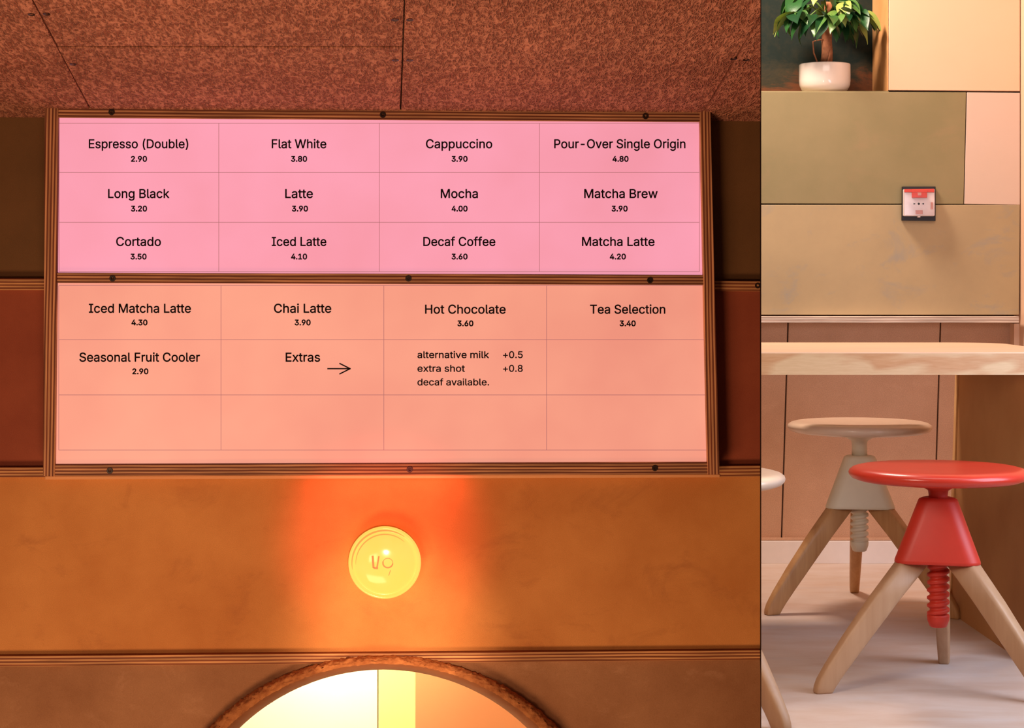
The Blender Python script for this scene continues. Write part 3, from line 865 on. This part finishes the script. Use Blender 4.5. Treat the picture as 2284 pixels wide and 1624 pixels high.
# stems end in fans of leaflets: (pixel of the fan's hub, depth, fan tilt)
fans = [((1778, 28), -0.06), ((1808, 34), -0.09), ((1838, 36), -0.12), ((1874, 26), -0.10), ((1912, 26), -0.07), ((1800, 12), 0.02),
        ((1884, 4), -0.08), ((1850, 10), 0.05), ((1830, -20), -0.05), ((1900, 38), 0.04), ((1780, -8), 0.0), ((1866, -30), 0.03), ((1862, 44), -0.03)]
for (fx, fy), dy in fans:
    hub = P_(fx, fy, dy)
    mid = (top+hub)/2+Vector((0, 0, 0.02))
    obj('stem', tube([top+Vector((0,0,-0.01)), mid, hub], [0.0032, 0.0026, 0.002], 6), M['stem'], plant, True)
    out = Vector((hub.x-top.x, hub.y-top.y, 0))
    if out.length < 0.01: out = Vector((0, -1, 0))
    base_a = math.atan2(out.y, out.x)
    n = 5
    for k in range(n):
        a = base_a+(k-(n-1)/2)*0.62+rnd.uniform(-0.15, 0.15)
        tilt = rnd.uniform(-0.55, 0.10)
        d = Vector((math.cos(a)*math.cos(tilt), math.sin(a)*math.cos(tilt), math.sin(tilt)))
        leaf(hub, d, rnd.uniform(0.075, 0.115), rnd.choice((1, 1, 2, 3, 2)), rnd.uniform(-0.4, 0.4))
# a few leaves that hang right down, as seen against the dark niche
for (x0, y0), (x1, y1), dy, kd, L in (((1762, 34), (1752, 80), -0.07, 0, 0.07), ((1912, 48), (1944, 90), -0.06, 0, 0.08), ((1930, 28), (1966, 62), -0.06, 0, 0.07),
                                  ((1815, 40), (1806, 68), -0.1, 3, 0.05), ((1852, 30), (1850, 56), -0.12, 3, 0.045), ((1896, 50), (1922, 104), -0.02, 0, 0.085), ((1740, 45), (1730, 75), -0.03, 0, 0.06)):
    b = P_(x0, y0, dy); e = P_(x1, y1, dy-0.01)
    leaf(b, e-b, L, kd, 0.5)

# ------------------------------------------------------------------ table
M['tabletop'] = wood('pale_birch_tabletop', (234, 196, 164), (222, 178, 144), 'X', 1.0, 0.45, 0.4)
M['tableedge'] = None
def table_edge():
    m = Mat('birch_edge_with_knots', 0.5, 0.35)
    f = m.noise(4.2, 2, 0.5, m.map((1.0, 1, 2.6)), 0.6); g = m.noise(30, 4, 0.6, m.map((1, 1, 9)))
    a = m.ramp(f, [(0.50, lin((202, 168, 128))), (0.575, lin((180, 126, 82))), (0.64, lin((186, 134, 90))), (0.70, lin((200, 162, 122)))])
    a = m.mix(0.25, a, m.ramp(g, [(0.35, lin((214, 182, 144))), (0.7, lin((184, 144, 104)))]))
    m.col(a); return m.m
M['tableedge'] = table_edge()
TZ = HC-166/F*4.56; TH = 50/F*4.56
tb = tag(empty('table', (0.35, 4.9, 0)), 'long pale wooden table with a thick edge and brown slab ends, before the back wall', 'table')
def top_outline(z):
    pts = [(-0.62, 4.56), (1.24, 4.56)]
    r = 0.05
    for k in range(1, 7): a = -PI/2+PI/2*k/6; pts.append((1.24+r*math.cos(a), 4.56+r+r*math.sin(a)))
    r = 0.13
    for k in range(0, 13): a = PI/2*k/12; pts.append((1.29-r+r*math.cos(a), 5.26-r+r*math.sin(a)))
    pts += [(-0.62, 5.26)]
    return [Vector((x, y, z)) for x, y in pts]
bm = bmesh.new()
lo = [bm.verts.new(p) for p in top_outline(TZ-TH)]; hi = [bm.verts.new(p) for p in top_outline(TZ-0.0025)]
bm.faces.new(lo); bm.faces.new(hi)
for i in range(len(lo)): bm.faces.new((lo[i], lo[(i+1)%len(lo)], hi[(i+1)%len(hi)], hi[i]))
obj_at('table_edge', bm, M['tableedge'], tb)
bm = bmesh.new()
lo = [bm.verts.new(p) for p in top_outline(TZ-0.0025)]; hi = [bm.verts.new(p) for p in top_outline(TZ)]
bm.faces.new(lo); bm.faces.new(hi)
for i in range(len(lo)): bm.faces.new((lo[i], lo[(i+1)%len(lo)], hi[(i+1)%len(hi)], hi[i]))
obj_at('tabletop', bm, M['tabletop'], tb)
M['slabend'] = fibreboard('brown_slab_end', (190, 138, 88), (176, 124, 76), big=3, grain=0.05)
M['edgeband'] = wood('pale_edge_band', (240, 196, 140), (222, 168, 108), 'Z', 1.0, 0.5)
def end_slab(x, w_, lean=0.021):
    bm = bmesh.new()
    v = []
    for z, s in ((0, -lean), (TZ-TH, 0)):
        v.append([bm.verts.new((x+s+a, y, z)) for a, y in ((0.017, 4.565), (w_, 4.565), (w_, 5.25), (0, 5.25))])
    bm.faces.new(v[0]); bm.faces.new(v[1])
    for i in range(4): bm.faces.new((v[0][i], v[0][(i+1)%4], v[1][(i+1)%4], v[1][i]))
    obj_at('leg_slab', bm, M['slabend'], tb)
    bm = bmesh.new(); v = []
    for z, s in ((0, -lean), (TZ-TH, 0)):
        v.append([bm.verts.new((x+s+a, y, z)) for a, y in ((-0.004, 5.236), (w_, 5.2505), (w_, 5.262), (-0.004, 5.262))])
    bm.faces.new(v[0]); bm.faces.new(v[1])
    for i in range(4): bm.faces.new((v[0][i], v[0][(i+1)%4], v[1][(i+1)%4], v[1][i]))
    obj_at('edge_band', bm, M['edgeband'], tb)
end_slab(1.187, 0.03); end_slab(-0.55, 0.03, 0)

# ------------------------------------------------------------------ stools
def stool(name, X, Y, rot, seat_z, m_seat, m_hub, m_leg, label, leg_label=None):
    t = tag(empty(name, (X, Y, 0)), label, 'stool', 'screw stools by the bench table')
    SR = 0.193
    # seat: thin disc, rounded rim, slightly dished
    z = seat_z
    pr = [(0, z+0.0105), (SR*0.5, z+0.0108), (SR*0.80, z+0.0125), (SR*0.90, z+0.0118), (SR*0.955, z+0.009), (SR*0.99, z+0.004), (SR, z-0.001), (SR*0.992, z-0.006),
          (SR*0.965, z-0.0120), (SR*0.90, z-0.0165), (SR*0.7, z-0.0205), (SR*0.45, z-0.023), (0.05, z-0.025), (0, z-0.025)]
    obj('seat', lathe(pr, 96), m_seat, t, True)
    HT = 0.412
    st = [(0, z-0.020), (0.056, z-0.0225), (0.052, z-0.026), (0.034, z-0.032), (0.022, z-0.039), (0.0205, z-0.05), (0.0205, HT-0.002), (0.0, HT-0.002)]
    obj('stem', lathe(st, 40), m_hub, t, True)
    # screw below
    zb = seat_z-0.337
    bm = bmesh.new(); n = 28; pitch = 0.0168; rows = []
    zt = 0.40; steps = int((zt-zb-0.028)/0.0014)
    for k in range(steps+1):
        zz = zb+0.028+k*0.0014; ring = []
        for i in range(n):
            a = 2*PI*i/n; u = (zz/pitch-a/(2*PI)) % 1.0
            w_ = abs(u-0.5)*2
            r = 0.0182+0.0062*min(1, max(0, (w_-0.18)/0.5))
            ring.append(bm.verts.new((r*math.cos(a), r*math.sin(a), zz)))
        rows.append(ring)
    for a, b in zip(rows, rows[1:]):
        for i in range(n): bm.faces.new((a[i], a[(i+1)%n], b[(i+1)%n], b[i]))
    bm.faces.new(rows[0]); bm.faces.new(rows[-1])
    sc = obj('screw_thread', bm, m_hub, t, True)
    obj('end_knob', lathe([(0, zb), (0.015, zb), (0.0185, zb+0.002), (0.0235, zb+0.015), (0.0245, zb+0.024), (0.0235, zb+0.028), (0, zb+0.028)], 28), m_hub, t, True)
    # hub: rounded triangular tapering collar, corners over the legs
    angs = [rot+2*PI*k/3 for k in range(3)]
    def ring(z, c, rho, m=9):
        out = []
        for k in range(3):
            a0 = angs[k]
            for j in range(m):
                b = a0-PI/3+2*PI/3*j/(m-1)
                out.append(Vector((c*math.sin(a0)+rho*math.sin(b), c*math.cos(a0)+rho*math.cos(b), z)))
        return out
    lv = [(0.276, 0.058, 0.030), (0.272, 0.0655, 0.032), (0.274, 0.0685, 0.0325), (0.280, 0.0675, 0.0325), (0.34, 0.042, 0.0315), (0.404, 0.0150, 0.0305), (0.409, 0.0135, 0.0295), (HT, 0.010, 0.026), (HT, 0.004, 0.018)]
    lv[0] = (0.276, 0.050, 0.028)
    bm = bmesh.new(); R = [[bm.verts.new(p) for p in ring(*l)] for l in lv]
    for a, b in zip(R, R[1:]):
        for i in range(len(a)): bm.faces.new((a[i], a[(i+1)%len(a)], b[(i+1)%len(a)], b[i]))
    bm.faces.new(R[0]); bm.faces.new(R[-1])
    obj('hub', bm, m_hub, t, True)
    for a in angs:
        bm = bmesh.new(); rows = []
        dr = Vector((math.sin(a), math.cos(a), 0)); tn = Vector((math.cos(a), -math.sin(a), 0))
        # (z, inner radius, outer radius, half width)
        sec = [(0.276, 0.022, 0.096, 0.0195), (0.20, 0.091, 0.160, 0.0185), (0.12, 0.158, 0.222, 0.0165), (0.060, 0.208, 0.265, 0.0150), (0.030, 0.232, 0.284, 0.0140),
               (0.015, 0.243, 0.290, 0.0135), (0.004, 0.250, 0.2915, 0.0130), (0.0, 0.252, 0.290, 0.0115)]
        for z_, r0, r1, hw in sec:
            c = (r0+r1)/2; h = (r1-r0)/2; rr = []
            m = 20
            for j in range(m):
                b = 2*PI*j/m; cs, sn = math.cos(b), math.sin(b)
                ex = 0.42                             # superellipse: rectangle with rounded corners
                rx = h*(abs(cs)**ex)*(1 if cs > 0 else -1); ry = hw*(abs(sn)**ex)*(1 if sn > 0 else -1)
                rr.append(bm.verts.new(dr*(c+rx)+tn*ry+Vector((0, 0, z_))))
            rows.append(rr)
        for p, q in zip(rows, rows[1:]):
            for j in range(len(p)): bm.faces.new((p[j], p[(j+1)%len(p)], q[(j+1)%len(p)], q[j]))
        bm.faces.new(rows[0]); bm.faces.new(rows[-1])
        obj('leg', bm, m_leg, t, True)
    return t
M['red_lac'] = plain('red_lacquer', (198, 54, 38), 0.28, 0.5, 0.03)
M['red_hub'] = plain('red_painted_metal', (198, 54, 38), 0.45, 0.4, 0.03)
M['beige_lac'] = plain('beige_lacquer', (228, 200, 176), 0.22, 0.5, 0.03)
M['cream_hub'] = plain('cream_painted_metal', (228, 216, 192), 0.45, 0.4, 0.02)
M['beech'] = wood('beech_leg', (190, 150, 116), (176, 134, 100), 'Z', 1.0, 0.45, 0.2)
M['beech_dark'] = wood('beech_leg_warm', (206, 158, 108), (180, 128, 82), 'Z', 1.0, 0.45, 0.4)
dg = PI/180
stool('stool', 0.929, 4.30, 15*dg, 0.466, M['red_lac'], M['red_hub'], M['beech'], 'wooden-legged screw stool with bright red seat and hub, in front of the table')
stool('stool', (1917-CX)/F*5.32, 5.32, 7*dg, 0.490, M['beige_lac'], M['cream_hub'], M['beech_dark'], 'beige-seated screw stool with cream hub, standing behind the red one')
stool('stool', 0.374, 4.10, 25*dg, 0.476, M['beige_lac'], M['cream_hub'], M['beech'], 'pale-seated stool cut off by the menu wall at the left of the red one')
